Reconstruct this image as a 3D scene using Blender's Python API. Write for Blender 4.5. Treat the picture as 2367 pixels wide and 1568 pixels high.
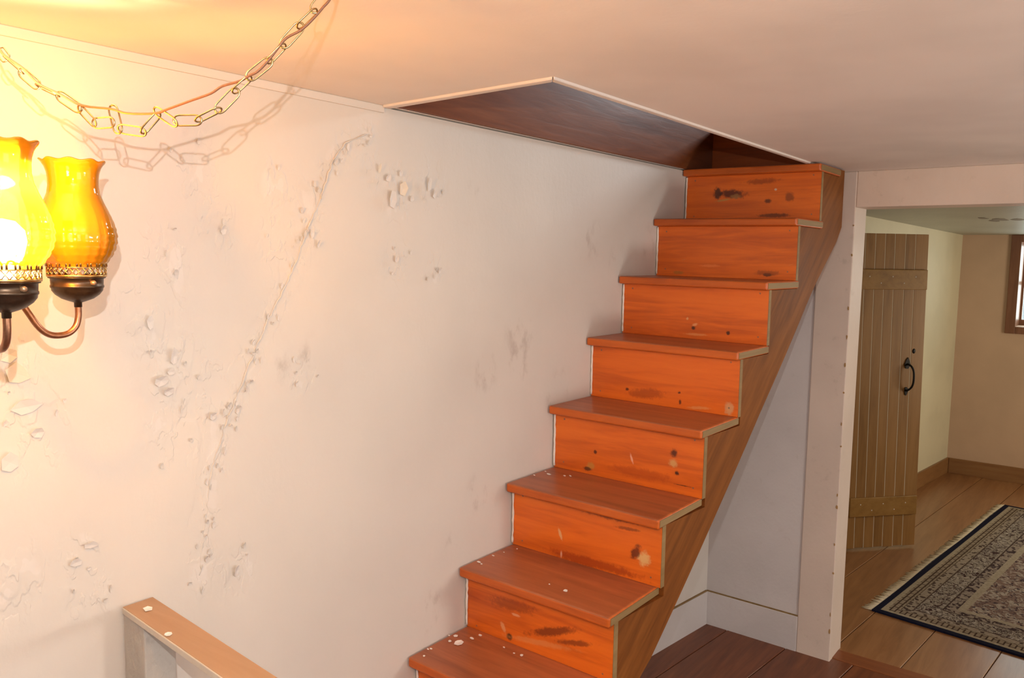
import bpy, bmesh, math, random
from mathutils import Vector, Matrix
import numpy as np

S, Z0 = 1.5, 1.7235
def U(x, y, z): return Vector((x*S, y*S, z*S + Z0))
random.seed(7)
sc = bpy.context.scene
C = sc.collection
for o in list(bpy.data.objects): bpy.data.objects.remove(o)

# ------------------------------------------------------------------ camera
cd = bpy.data.cameras.new('camera'); cam = bpy.data.objects.new('camera', cd); C.objects.link(cam)
R_, D_, F_ = Vector((0.612823, -0.790073, 0.015248)), Vector((-0.071406, -0.074582, -0.994655)), Vector((0.786988, 0.608458, -0.102122))
cam.matrix_world = Matrix(((R_.x, -D_.x, -F_.x, 0), (R_.y, -D_.y, -F_.y, 0), (R_.z, -D_.z, -F_.z, Z0), (0, 0, 0, 1)))
cd.sensor_width = 36; cd.lens = 28.2564; cd.clip_start = 0.02
sc.camera = cam
vs = sc.view_settings
vs.view_transform = 'Standard'; vs.look = 'None'; vs.gamma = 1; vs.use_curve_mapping = False
vs.exposure = 0.0

# ------------------------------------------------------------------ light
wd = bpy.data.worlds.new('world'); sc.world = wd; wd.use_nodes = True
bg = wd.node_tree.nodes['Background']; bg.inputs[0].default_value = (.80, .92, 1.0, 1); bg.inputs[1].default_value = 1.0
def lamp(name, kind, loc, energy, color, **k):
    l = bpy.data.lights.new(name, kind); l.energy = energy; l.color = color
    for a, v in k.items():
        if a != 'aim': setattr(l, a, v)
    o = bpy.data.objects.new(name, l); C.objects.link(o); o.location = loc
    if 'aim' in k: o.rotation_euler = (Vector(k['aim']) - Vector(loc)).to_track_quat('-Z', 'Y').to_euler()
    return o
# camera flash, a hand above the lens
lamp('camera_flash', 'POINT', (-.0058, .0325, Z0 + .1488), 46, (1, .98, .95), shadow_soft_size=.004)
# daylight through the windows: in the next room and in the attic gable
lamp('rear_fill', 'AREA', U(.5, -1.96, -.25), 16, (1, .92, .86), shape='RECTANGLE', size=1.3, size_y=1.25, aim=U(.5, 0, -.30))  # added soft fill, set at an unseen window opening behind the camera
lamp('ceiling_fill', 'POINT', U(1.45, -1.15, -.42), 70, (1, .95, .87), shadow_soft_size=.16)   # added unseen fill behind the camera, brightens the ceiling and the far side
lamp('daylight_far', 'AREA', (U(5.14, .2, -.12)), 11, (.95, 1, .97), shape='RECTANGLE', size=.86, size_y=.75, aim=U(3.0, .2, -.13))
lamp('daylight_far_side', 'AREA', U(3.9, -.96, -.35), 29, (1.0, .86, .64), shape='RECTANGLE', size=.9, size_y=.9, aim=U(3.9, 0, -.36))
lamp('daylight_attic', 'AREA', U(3.70, .45, 1.05), 66, (.93, .97, 1), shape='RECTANGLE', size=.6, size_y=.42, aim=U(2.2, .6, .36))

# ------------------------------------------------------------------ node helpers
class G:
    def __init__(s, name):
        s.m = bpy.data.materials.new(name); s.m.use_nodes = True
        s.t = s.m.node_tree; s.t.nodes.clear()
        s.out = s.t.nodes.new('ShaderNodeOutputMaterial')
        s.co = s.n('TexCoord').outputs['Object']
        s.rnd = s.n('ObjectInfo').outputs['Random']
    def put(s, sock, v):
        if hasattr(v, 'is_linked') or isinstance(v, bpy.types.NodeSocket): s.t.links.new(v, sock)
        elif isinstance(v, (tuple, list)) and len(v) == 3 and sock.type == 'RGBA': sock.default_value = (*v, 1)
        else: sock.default_value = v
    def n(s, typ, props=None, **ins):
        nd = s.t.nodes.new('ShaderNode' + typ)
        for k, v in (props or {}).items(): setattr(nd, k, v)
        for k, v in ins.items():
            key = k.replace('_', ' ')
            s.put(nd.inputs[int(k[1:])] if k[0] == 'i' and k[1:].isdigit() else nd.inputs[key], v)
        return nd
    def math(s, op, a, b=0.0, clamp=False):
        return s.n('Math', {'operation': op, 'use_clamp': clamp}, i0=a, i1=b).outputs[0]
    def vmath(s, op, a, b=(0, 0, 0)):
        nd = s.n('VectorMath', {'operation': op}, i0=a, i1=b)
        return nd.outputs['Value'] if op in ('LENGTH', 'DISTANCE', 'DOT_PRODUCT') else nd.outputs[0]
    def noise(s, vec, scale, detail=3, rough=.55, dist=0):
        return s.n('TexNoise', None, Vector=vec, Scale=scale, Detail=detail, Roughness=rough, Distortion=dist).outputs['Fac']
    def mapped(s, vec, loc=(0, 0, 0), rot=(0, 0, 0), scl=(1, 1, 1)):
        return s.n('Mapping', None, Vector=vec, Location=loc, Rotation=rot, Scale=scl).outputs[0]
    def ramp(s, fac, stops, interp='LINEAR'):
        r = s.n('ValToRGB', None, Fac=fac); cr = r.color_ramp; cr.interpolation = interp
        while len(cr.elements) < len(stops): cr.elements.new(.5)
        for e, (p, c) in zip(cr.elements, stops):
            e.position = p; e.color = (*c, 1) if not isinstance(c, (int, float)) else (c, c, c, 1)
        return r.outputs[0]
    def step(s, v, a, b):
        return s.n('MapRange', {'interpolation_type': 'SMOOTHSTEP'}, Value=v, From_Min=a, From_Max=b).outputs[0]
    def mix(s, f, a, b, mode='MIX'):
        nd = s.n('Mix', {'data_type': 'RGBA', 'blend_type': mode})
        s.put(nd.inputs[0], f); s.put(nd.inputs[6], a); s.put(nd.inputs[7], b)
        return nd.outputs[2]
    def bump(s, h, strength=.5, dist=.01, normal=None):
        nd = s.n('Bump', None, Height=h, Strength=strength, Distance=dist)
        if normal is not None: s.put(nd.inputs['Normal'], normal)
        return nd.outputs[0]
    def bsdf(s, **k):
        p = s.n('BsdfPrincipled', None, **k); s.t.links.new(p.outputs[0], s.out.inputs[0]); return s.m

def paint(name, col, rough=.6, grain=1.0, dirt=.0, spec=.3):
    g = G(name)
    big = g.noise(g.co, 2.2, 3)
    c = g.mix(g.step(big, .35, .7), col, tuple(v*.90 for v in col))
    if dirt:
        d = g.step(g.noise(g.co, 17, 5, .7), .60, .74)
        c = g.mix(g.math('MULTIPLY', d, dirt), c, (.30, .24, .18))
    h = g.math('ADD', g.noise(g.mapped(g.co, scl=(1, 1, .7)), 55, 4), g.math('MULTIPLY', g.noise(g.co, 9, 4), 1.6))
    return g.bsdf(Base_Color=c, Roughness=rough, Specular_IOR_Level=spec, Normal=g.bump(h, .25*grain, .006))

def plaster(name, col):
    """old peeling wall paint: 'peel' and 'scuff' vertex masks say where the flaking and the grime are"""
    g = G(name)
    peel = g.n('Attribute', {'attribute_name': 'peel'}).outputs['Fac']
    scuf = g.n('Attribute', {'attribute_name': 'scuff'}).outputs['Fac']
    vec = g.mapped(g.co, scl=(1.35, 1, .8))
    n1 = g.noise(vec, 11, 4, .5, .1); n2 = g.noise(vec, 27, 3, .5, .2); n3 = g.noise(vec, 6, 3, .5, .1)
    p1 = g.step(n1, .51, .55); p2 = g.step(n2, .56, .61); p3 = g.step(n3, .52, .56)
    hp = g.math('ADD', g.math('ADD', g.math('MULTIPLY', p1, .55), g.math('MULTIPLY', p2, .45)), g.math('MULTIPLY', p3, .5))
    h = g.math('MULTIPLY', hp, peel)
    fine = g.math('ADD', g.noise(g.co, 60, 4), g.math('MULTIPLY', g.noise(g.mapped(g.co, scl=(3, 3, .8)), 7, 5, .6), 1.3))
    b1 = g.bump(fine, .14, .004); b2 = g.bump(h, .52, .0036, b1)
    big = g.noise(g.co, 1.6, 4)
    c = g.mix(g.step(big, .35, .7), col, tuple(v*.93 for v in col))
    ex = g.math('MULTIPLY', g.math('MULTIPLY', g.step(n1, .60, .62), g.step(peel, .55, .9)), .18)
    c = g.mix(ex, c, (.80, .77, .76))
    sp = g.step(g.noise(g.mapped(g.co, scl=(1, 1, .6)), 13, 5, .65), .50, .68)
    c = g.mix(g.math('MULTIPLY', g.math('MULTIPLY', sp, scuf), .36), c, (.22, .15, .12))
    return g.bsdf(Base_Color=c, Roughness=.55, Specular_IOR_Level=.25, Normal=b2)

def wood(name, dark, mid, light, axis='Y', rough=.42, grain=1.0, wear=0.0, wearcol=(.35, .25, .15), knots=(), rot=(0, 0, 0), randomize=True, coat=0.0, spec=.4, sheen=0):
    g = G(name)
    v = g.mapped(g.co, rot=rot) if any(rot) else g.co
    base_v = v
    if randomize:
        off = g.n('CombineXYZ', None, X=g.math('MULTIPLY', g.rnd, 37.0), Y=g.math('MULTIPLY', g.rnd, 91.0), Z=g.math('MULTIPLY', g.rnd, 53.0)).outputs[0]
        v = g.vmath('ADD', v, off)
    k = {'X': (.09, 1, 1), 'Y': (1, .09, 1), 'Z': (1, 1, .09)}[axis]
    k2 = {'X': (.25, 1, 1), 'Y': (1, .25, 1), 'Z': (1, 1, .25)}[axis]
    vv = g.mapped(v, scl=k)
    warp = g.noise(g.mapped(v, scl=k2), 5, 2)
    n1 = g.noise(vv, 38, 6, .6, .6); n2 = g.noise(vv, 11, 4, .6, 1.2); n3 = g.noise(g.mapped(v, scl=k2), 4.0, 3)
    f = g.math('ADD', g.math('MULTIPLY', n1, .42*grain), g.math('ADD', g.math('MULTIPLY', n2, .40), g.math('MULTIPLY', n3, .35)))
    c = g.ramp(f, [(.36, dark), (.56, mid), (.78, light)])
    if wear:
        w = g.step(g.noise(g.mapped(v, scl=k2), 16, 6, .7), .66, .74)
        c = g.mix(g.math('MULTIPLY', w, wear), c, wearcol)
    for (ky, kz, ry, rz, ro, col, st) in knots:
        q = g.vmath('SUBTRACT', g.co, (0, ky, kz))
        q = g.mapped(q, rot=(math.radians(ro), 0, 0)); q = g.n('Mapping', None, Vector=q, Scale=(0, 1/ry, 1/rz)).outputs[0]
        d = g.math('ADD', g.vmath('LENGTH', q), g.math('MULTIPLY', g.math('SUBTRACT', g.noise(g.co, 60, 4, .7), .5), 1.5))
        c = g.mix(g.math('MULTIPLY', g.step(d, 1.1, .45), st), c, col)
    h = g.math('ADD', n1, g.math('MULTIPLY', n2, .5))
    rg = g.math('ADD', g.math('MULTIPLY', n3, .16), rough - .08)
    return g.bsdf(Base_Color=c, Roughness=rg, Specular_IOR_Level=spec, Coat_Weight=coat, Coat_Roughness=.25, Normal=g.bump(h, .12, .003))

def metal(name, col, rough=.35, metallic=1.0, pattern=None):
    g = G(name)
    n = g.noise(g.co, 80, 4)
    kw = {}
    c = g.mix(g.step(n, .4, .7), col, tuple(x*.7 for x in col))
    return g.bsdf(Base_Color=c, Metallic=metallic, Roughness=g.math('ADD', g.math('MULTIPLY', n, .2), rough-.1), Normal=g.bump(n, .08, .001))

# ------------------------------------------------------------------ mesh helpers
class MB:
    def __init__(s): s.v = []; s.f = []; s.sm = []
    def add(s, vs, fs, smooth=False):
        b = len(s.v); s.v += [tuple(p) for p in vs]
        for f in fs: s.f.append([i+b for i in f]); s.sm.append(smooth)
        return s
    def prism(s, bot, top):
        n = len(bot)
        fs = [list(range(n))[::-1], [n+i for i in range(n)]] + [[i, (i+1) % n, n+(i+1) % n, n+i] for i in range(n)]
        return s.add(list(bot)+list(top), fs)
    def box(s, a, b):
        (x0, y0, z0), (x1, y1, z1) = [min(p, q) for p, q in zip(a, b)], [max(p, q) for p, q in zip(a, b)]
        return s.prism([(x0, y0, z0), (x1, y0, z0), (x1, y1, z0), (x0, y1, z0)], [(x0, y0, z1), (x1, y0, z1), (x1, y1, z1), (x0, y1, z1)])
    def ubox(s, a, b): return s.box(U(*a), U(*b))
    def uprism(s, poly, z0, z1):          # polygon in plan
        return s.prism([U(x, y, z0) for x, y in poly], [U(x, y, z1) for x, y in poly])
    def lathe(s, prof, seg=32, c=(0, 0, 0), mod=None):
        vs = []
        for r, z in prof:
            for i in range(seg):
                t = 2*math.pi*i/seg
                rr, zz = (r, z) if mod is None else mod(r, z, t)
                vs.append((c[0]+rr*math.cos(t), c[1]+rr*math.sin(t), c[2]+zz))
        fs = [[j*seg+i, j*seg+(i+1) % seg, (j+1)*seg+(i+1) % seg, (j+1)*seg+i] for j in range(len(prof)-1) for i in range(seg)]
        return s.add(vs, fs, True)
    def tube(s, pts, r, seg=8, closed=False, squash=None):
        pts = [Vector(p) for p in pts]; n = len(pts); vs = []; up = None
        for i, p in enumerate(pts):
            a = pts[(i-1) % n] if closed or i > 0 else p
            b = pts[(i+1) % n] if closed or i < n-1 else p
            t = (b-a).normalized()
            if up is None:
                up = Vector((0, 0, 1)) if abs(t.z) < .9 else Vector((1, 0, 0))
            u = (up - t*up.dot(t)).normalized(); w = t.cross(u); up = u
            rr = r[i] if isinstance(r, (list, tuple)) else r
            for k in range(seg):
                q = 2*math.pi*k/seg
                vs.append(p + u*math.cos(q)*rr*(squash or 1) + w*math.sin(q)*rr)
        m = n if closed else n-1
        fs = [[i*seg+k, i*seg+(k+1) % seg, ((i+1) % n)*seg+(k+1) % seg, ((i+1) % n)*seg+k] for i in range(m) for k in range(seg)]
        if not closed: fs += [list(range(seg))[::-1], [(n-1)*seg+k for k in range(seg)]]
        return s.add(vs, fs, True)
    def build(s, name, mat=None, parent=None, origin=None, bevel=0, segs=2):
        vs = [Vector(p) for p in s.v]
        if origin is None:
            lo = Vector([min(p[i] for p in vs) for i in range(3)]); hi = Vector([max(p[i] for p in vs) for i in range(3)])
            origin = (lo+hi)/2
        origin = Vector(origin)
        me = bpy.data.meshes.new(name); me.from_pydata([p-origin for p in vs], [], s.f); me.update()
        bm = bmesh.new(); bm.from_mesh(me); bmesh.ops.recalc_face_normals(bm, faces=bm.faces); bm.to_mesh(me); bm.free()
        me.polygons.foreach_set('use_smooth', s.sm)
        o = inst(name, me, parent, origin)
        if mat: me.materials.append(mat)
        if bevel:
            b = o.modifiers.new('bevel', 'BEVEL'); b.width = bevel; b.segments = segs; b.limit_method = 'ANGLE'
        return o
def wloc(o):
    p = Vector(o.location)
    while o.parent: o = o.parent; p += Vector(o.location)
    return p
def inst(name, me, parent, loc, rot=None):
    o = bpy.data.objects.new(name, me); C.objects.link(o)
    loc = Vector(loc)
    if parent: o.parent = parent; loc = loc - wloc(parent)
    o.location = loc
    if rot is not None: o.rotation_euler = rot
    return o
def tag(o, label=None, cat=None, group=None, kind=None):
    for k, v in (('label', label), ('category', cat), ('group', group), ('kind', kind)):
        if v: o[k] = v
    return o
def thing(name, label, cat, loc, group=None):
    return tag(inst(name, None, None, loc), label, cat, group)
def struct(o): o['kind'] = 'structure'; return o
def clip(poly, nx, ny, d):                # keep nx*x + ny*y <= d
    out = []
    for i in range(len(poly)):
        a, b = poly[i], poly[(i+1) % len(poly)]
        da, db = nx*a[0]+ny*a[1]-d, nx*b[0]+ny*b[1]-d
        if da <= 0: out.append(a)
        if (da < 0 < db) or (db < 0 < da):
            t = da/(da-db); out.append((a[0]+(b[0]-a[0])*t, a[1]+(b[1]-a[1])*t))
    return out

# ------------------------------------------------------------------ materials
WALL = (.655, .610, .555)
m_wall = plaster('old_wall_paint', WALL)
m_ceil = paint('ceiling_paint', (.86, .80, .74), .6, .30)
m_part = paint('partition_paint', (.64, .60, .585), .5, .8, .12)
m_post = paint('post_paint', (.70, .585, .50), .5, .7, .22)
m_bead = paint('corner_bead_paint', (.80, .72, .65), .55, 1.2, .05)
m_edge = paint('white_edge_paint', (.86, .82, .76), .5, 2.0)
m_flake = paint('loose_flake_paint', (.74, .695, .645), .5, .5)
m_flake2 = paint('cream_flake_paint', (.80, .70, .56), .5, .5)
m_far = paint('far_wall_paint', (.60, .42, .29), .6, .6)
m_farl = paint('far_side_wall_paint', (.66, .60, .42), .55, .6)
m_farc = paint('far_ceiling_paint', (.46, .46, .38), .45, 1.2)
m_stain = paint('ceiling_stain', (.24, .20, .14), .7, 1)
OD, OM, OL = (.38, .060, .007), (.72, .150, .013), (.86, .215, .022)
m_tread = wood('worn_tread_pine', (.17, .050, .022), (.36, .105, .040), (.50, .16, .060), 'Y', .38, 1, .35, (.28, .17, .11), coat=.12)
m_tedge = wood('tread_edge_pine', (.30, .050, .008), (.52, .110, .014), (.66, .16, .022), 'Y', .36, .9, .3, (.30, .16, .08), coat=.1)
m_string = wood('stringer_pine', (.08, .024, .005), (.185, .060, .011), (.28, .10, .02), 'X', .6, 1, .15, (.36, .18, .06), spec=.15, rot=(0, math.radians(41), 0))
m_endgr = wood('end_grain', (.13, .075, .025), (.22, .135, .050), (.30, .20, .085), 'X', .6, 1.2, .2, (.35, .27, .16))
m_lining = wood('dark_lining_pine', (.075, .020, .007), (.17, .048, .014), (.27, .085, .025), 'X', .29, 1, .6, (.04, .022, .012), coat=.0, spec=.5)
m_ledger = wood('ledger_pine', (.16, .045, .012), (.27, .085, .02), (.34, .12, .03), 'Y', .5)
m_fl = wood('dark_floor_plank', (.065, .018, .007), (.15, .042, .014), (.25, .08, .028), 'X', .38, 1, .3, (.05, .02, .01), coat=.1)
m_fl2 = wood('light_floor_plank', (.16, .065, .022), (.28, .125, .046), (.38, .19, .08), 'X', .34, 1, .3, (.14, .07, .035), coat=.4)
m_thr = wood('threshold_plank', (.10, .028, .008), (.19, .055, .015), (.27, .085, .024), 'Y', .4)
m_sub = wood('subfloor', (.03, .015, .008), (.04, .02, .01), (.05, .03, .015), 'X', .8)
m_base = wood('brown_baseboard', (.16, .07, .025), (.26, .125, .045), (.33, .17, .065), 'X', .4)
m_door = wood('door_beadboard', (.17, .080, .020), (.28, .14, .040), (.36, .19, .062), 'Z', .45, .8)
m_batten = wood('door_batten', (.18, .085, .018), (.29, .15, .035), (.36, .20, .06), 'X', .45, .8)
m_case = wood('window_casing_wood', (.12, .045, .02), (.20, .085, .04), (.27, .13, .07), 'Z', .4)
m_groove = paint('groove_paint', (.62, .52, .38), .6, 1)
m_iron = metal('black_iron', (.015, .013, .012), .5, .6)
m_railtop = wood('worn_rail_top', (.33, .185, .095), (.42, .255, .145), (.52, .35, .22), 'Y', .4, .5, .35, (.78, .60, .45))
m_railp = paint('rail_paint', (.60, .54, .46), .55, 1.4, .3)
m_postp = paint('rail_post_paint', (.44, .41, .37), .55, 2.4, .5)
m_brass = metal('antique_brass', (.42, .32, .16), .30)
m_bronze = metal('dark_bronze', (.085, .055, .035), .38, .85)
m_copper = metal('copper_bronze_arm', (.34, .16, .09), .34, .9)
m_gold = metal('pierced_brass', (.62, .40, .14), .3)
g = G('brown_cord'); m_cord = g.bsdf(Base_Color=(.20, .085, .04), Roughness=.45)
g = G('screw_head'); m_screw = g.bsdf(Base_Color=(.45, .30, .18), Metallic=.7, Roughness=.35)

def amber():
    g = G('amber_glass')
    h = g.noise(g.co, 90, 3)
    nb = g.bump(h, .15, .001)
    tr = g.n('BsdfTransparent', None, Color=(1.0, .76, .30)).outputs[0]
    tl = g.n('BsdfTranslucent', None, Color=(1.0, .50, .03), Normal=nb).outputs[0]
    df = g.n('BsdfDiffuse', None, Color=(.95, .40, .015), Normal=nb).outputs[0]
    gl = g.n('BsdfGlossy', None, Color=(1, .95, .8), Roughness=.06, Normal=nb).outputs[0]
    def mx(f, a, b):
        nd = g.n('MixShader'); g.put(nd.inputs[0], f); g.put(nd.inputs[1], a); g.put(nd.inputs[2], b); return nd.outputs[0]
    fr = g.n('Fresnel', None, IOR=1.5, Normal=nb).outputs[0]
    s = mx(fr, mx(.55, mx(.70, tl, df), tr), gl)
    g.t.links.new(s, g.out.inputs[0]); return g.m
m_amber = amber()
g = G('lit_bulb'); e = g.n('Emission', None, Color=(1, .78, .42), Strength=320.0); g.t.links.new(e.outputs[0], g.out.inputs[0]); m_bulb = g.m
g = G('unlit_bulb'); m_bulb0 = g.bsdf(Base_Color=(.9, .85, .75), Roughness=.3)
g = G('window_pane')
tr = g.n('BsdfTransparent', None, Color=(.95, .98, .97)).outputs[0]; gl = g.n('BsdfGlossy', None, Roughness=.02).outputs[0]
ms = g.n('MixShader'); g.put(ms.inputs[0], .08); g.put(ms.inputs[1], tr); g.put(ms.inputs[2], gl); g.t.links.new(ms.outputs[0], g.out.inputs[0]); m_pane = g.m

# ------------------------------------------------------------------ structure: floor
ZF, ZC, ZA = -1.149, .244, .365
XL, XP, XP2, XF = -1.35, 2.318, 2.43, 4.92          # left wall, partition faces, far wall
YB = -2.0                                          # wall behind the camera
def ylw(x): return .8117 - .1205*(x - 4.443)       # left wall of the far room
fl = struct(MB().ubox((XL-.05, YB-.05, ZF-.06), (XP2+.01, 1.16, ZF-.016)).build('floor', m_sub))
fl2 = struct(MB().uprism([(XP2+.01, -1.05), (XF+.05, -1.05), (XF+.05, .80), (XP2+.01, 1.1)], ZF-.06, ZF-.016).build('floor', m_sub))
HD = math.radians(-5.5); ca, sa = math.cos(HD), math.sin(HD)
def planks(parent, v0, step, klo, khi, clips, mat):
    for k in range(klo, khi):
        a = v0 + k*step + .0011; b = v0 + (k+1)*step - .0011
        p = [(-2.5, a+(-2.5-XP)*math.tan(HD)), (6, a+(6-XP)*math.tan(HD)), (6, b+(6-XP)*math.tan(HD)), (-2.5, b+(-2.5-XP)*math.tan(HD))]
        for c in clips:
            p = clip(p, *c)
            if len(p) < 3: break
        if len(p) < 3: continue
        dz = random.uniform(-.0004, .0004)
        o = MB().uprism(p, ZF-.016, ZF+dz).build('plank', mat, parent, bevel=.002, segs=1)
planks(fl, .9275, .1835, -18, 3, [(1, 0, 2.343), (-1, 0, -XL), (0, 1, 1.115), (0, -1, -YB)], m_fl)
planks(fl2, .273, .1845, -9, 5, [(1, 0, XF), (-1, 0, -2.412), (0, -1, 1.0), (.1205, 1, .8117+.1205*4.443+.005)], m_fl2)
MB().uprism([(2.345, -.12), (2.410, -.12), (2.410, .622), (2.345, .622)], ZF-.016, ZF+.0015).build('threshold', m_thr, fl, bevel=.003)

# ------------------------------------------------------------------ structure: back wall with its peeling paint
crack = [(1.3555, 2.0138), (1.2876, 1.9852), (1.2483, 1.941), (1.2158, 1.8591), (1.1779, 1.7883), (1.1469, 1.7193), (1.1166, 1.6564), (1.064, 1.5767), (1.0297, 1.5126), (.996, 1.4405), (.9633, 1.3794), (.9308, 1.3012), (.9197, 1.257), (.9057, 1.1766), (.8941, 1.1145), (.8863, 1.042)]
blobs = [(.8287, 1.7075, .08), (.7988, 1.5907, .10), (.8403, 1.4936, .10), (.9144, 1.4411, .09), (.9525, 1.7793, .07), (1.0894, 1.7471, .06), (1.1604, 1.8264, .06), (.8558, 1.3953, .10), (.9033, 1.3883, .06), (1.4571, 1.8758, .075), (1.5843, 1.9074, .07), (1.4572, 1.7116, .06), (1.6029, 1.6892, .05), (.5467, 1.5379, .07), (.5756, 1.4216, .09), (.5362, 1.1457, .07), (.6528, 1.1578, .05), (.9764, 1.0329, .06), (.6654, 1.0788, .05), (1.0916, 1.8692, .06), (.8975, 1.8882, .07), (1.3834, 1.9234, .05), (1.15, 1.45, .05)]
scuffs = [(1.9867, 1.4982, .10), (1.9782, 1.3999, .10), (1.8202, 1.376, .07), (1.7965, 1.02, .08), (1.8273, .9996, .07), (1.6915, .9091, .06), (2.196, 1.2848, .09), (1.5755, .7282, .09), (1.7434, 1.8956, .04), (2.4174, 1.778, .09), (2.3338, 1.7761, .07), (1.174, 1.4855, .05), (1.1078, 1.4717, .05), (2.7959, 1.7869, .08), (2.5695, 1.7188, .08), (1.6846, .6962, .06)]
nx, nz = 190, 80
xs = np.concatenate([np.linspace(XL*S, .3, 20)[:-1], np.linspace(.3, XP*S+.02, nx-19)])
zs = np.linspace(-.03, 2.085, nz)
X, Zm = np.meshgrid(xs, zs)
def sm(a, b, v):
    t = np.clip((v-a)/(b-a), 0, 1); return t*t*(3-2*t)
wz = 1-sm(.36, .62, Zm); wx = sm(1.95, 2.5, X)
Y = S*1.0 + .12*np.clip(XP*S-X, 0, None)*wz*wx
und = .0035*np.sin(X*3.1+1.0)*np.sin(Zm*2.3)+.0022*np.sin(X*7.3+Zm*5.1)+.0015*np.sin(X*13-Zm*11)
und *= sm(.0, .12, 2.085-Zm)*sm(0, .2, 3.4-X+1e-6)
Y = Y + np.clip(und, -.004, .004)*.5 + .002
peel = np.full(X.shape, .035)
for (a, b) in zip(crack[:-1], crack[1:]):
    ax, az, bx, bz = *a, *b
    t = np.clip(((X-ax)*(bx-ax)+(Zm-az)*(bz-az))/((bx-ax)**2+(bz-az)**2), 0, 1)
    d = np.hypot(X-ax-t*(bx-ax), Zm-az-t*(bz-az)); peel = np.maximum(peel, .85*(1-sm(.012, .055, d)))
for bx, bz, br in blobs: peel = np.maximum(peel, (1-sm(br*.5, br*1.25, np.hypot((X-bx)*1.15, (Zm-bz)*.85))))
scf = np.zeros(X.shape)
for bx, bz, br in scuffs: scf = np.maximum(scf, (1-sm(br*.3, br, np.hypot(X-bx, Zm-bz))))
n = X.shape[1]
b = MB(); b.v = list(zip(X.ravel().tolist(), Y.ravel().tolist(), Zm.ravel().tolist()))
b.f = [[j*n+i, j*n+i+1, (j+1)*n+i+1, (j+1)*n+i] for j in range(nz-1) for i in range(n-1)]; b.sm = [True]*len(b.f)
def rim(ids):
    vs_ = [b.v[i] for i in ids]; m_ = len(vs_)
    b.add(vs_+[(x, 1.68, z) for x, y, z in vs_], [[i, i+1, m_+i+1, m_+i] for i in range(m_-1)])
rim(list(range(n))); rim([(nz-1)*n+i for i in range(n)]); rim([j*n for j in range(nz)]); rim([j*n+n-1 for j in range(nz)])
xa_, xb_, za_, zb_ = xs[0], xs[-1], zs[0], zs[-1]
b.add([(xa_, 1.68, za_), (xb_, 1.68, za_), (xb_, 1.68, zb_), (xa_, 1.68, zb_)], [[0, 1, 2, 3]])
nv_ = X.size; extra = len(b.v)-nv_
wall = struct(b.build('wall_back', m_wall, None, (1.5, 1.5, 1.0)))
me = wall.data
for nm, arr in (('peel', peel), ('scuff', scf)):
    at = me.attributes.new(nm, 'FLOAT', 'POINT'); at.data.foreach_set('value', np.concatenate([arr.ravel(), np.zeros(extra)]).astype(np.float32))
# the long crack, a ragged ridge of filler
pts = []
for (a, c) in zip(crack[:-1], crack[1:]):
    for t in np.linspace(0, 1, 9)[:-1]:
        x = a[0]+(c[0]-a[0])*t + random.uniform(-.0028, .0028); z = a[1]+(c[1]-a[1])*t
        pts.append((x, 1.5012, z))
MB().tube(pts, [random.uniform(.0006, .0022) for _ in pts], 6).build('crack_ridge', m_wall, wall)
# loose flakes of paint curling off the wall
flk = [(1.4723, 1.8911, .017, .022), (1.4345, 1.8613, .014, .022), (1.5034, 1.868, .010, .010), (1.5676, 1.9117, .011, .024), (1.5894, 1.8873, .009, .014), (1.3906, 1.9345, .006, .013), (1.4197, 1.9138, .010, .011), (1.4646, 1.9307, .008, .010), (1.4496, 1.7115, .007, .012), (.9229, 1.3836, .009, .011), (.8253, 1.4476, .013, .010), (.8409, 1.5153, .010, .020), (.8355, 1.4855, .009, .008), (.547, 1.5452, .016, .014), (.5589, 1.5107, .020, .022), (.5853, 1.4047, .014, .012), (.57, 1.4529, .024, .018), (.6411, 1.153, .014, .010), (.6691, 1.1779, .016, .007), (.7944, 1.5867, .008, .016), (.8126, 1.4707, .016, .012), (.9573, 1.7706, .008, .012), (1.1838, 1.769, .006, .012), (.9711, 1.0345, .007, .016), (1.6115, 1.6833, .008, .010), (1.20, 1.745, .006, .010), (.54, 1.36, .016, .02)]
def flake_mb(cx, cy, cz, w, h, vertical=True, lift=.005):
    n = random.choice((5, 6, 7)); a0 = random.random()*6
    rim = []
    for i in range(n):
        t = a0+2*math.pi*i/n; r = random.uniform(.7, 1.15)
        u, v = math.cos(t)*r*w, math.sin(t)*r*h
        rim.append((u, v, lift*max(0, .5+.6*math.cos(t-1.9))))
    if vertical: f = lambda u, v, l, o: (cx+u, cy-.0016-l-o, cz+v)
    else: f = lambda u, v, l, o: (cx+u, cy+v, cz+.0008+l+o)
    vs = [f(*p, 0) for p in rim]+[f(*p, .0008) for p in rim]+[f(0, 0, lift*.15, 0), f(0, 0, lift*.15, .0008)]
    fs = []
    for i in range(n):
        j = (i+1) % n; fs += [[2*n, j, i], [2*n+1, n+i, n+j], [i, j, n+j, n+i]]
    return MB().add(vs, fs)
for i, (x, z, w, h) in enumerate(flk):
    flake_mb(x, 1.5, z, w, h, True, random.uniform(.003, .008)).build('paint_flake', m_flake2 if i in (0, 5, 13, 14) else m_flake, wall)
rf = random.Random(21)
src = [(x, z, .03) for x, z in crack]*2 + blobs
for i in range(110):
    bx, bz, br = rf.choice(src); t = rf.random()*6.283; q = br*rf.random()**.6
    x, z = bx+math.cos(t)*q, bz+math.sin(t)*q*1.2
    if not (.5 < x < 1.75 and 1.0 < z < 2.04): continue
    flake_mb(x, 1.5012, z, rf.uniform(.002, .0055), rf.uniform(.003, .010), True, rf.uniform(.0015, .0045)).build('paint_flake', m_flake if rf.random() < .25 else m_wall, wall)
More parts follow.
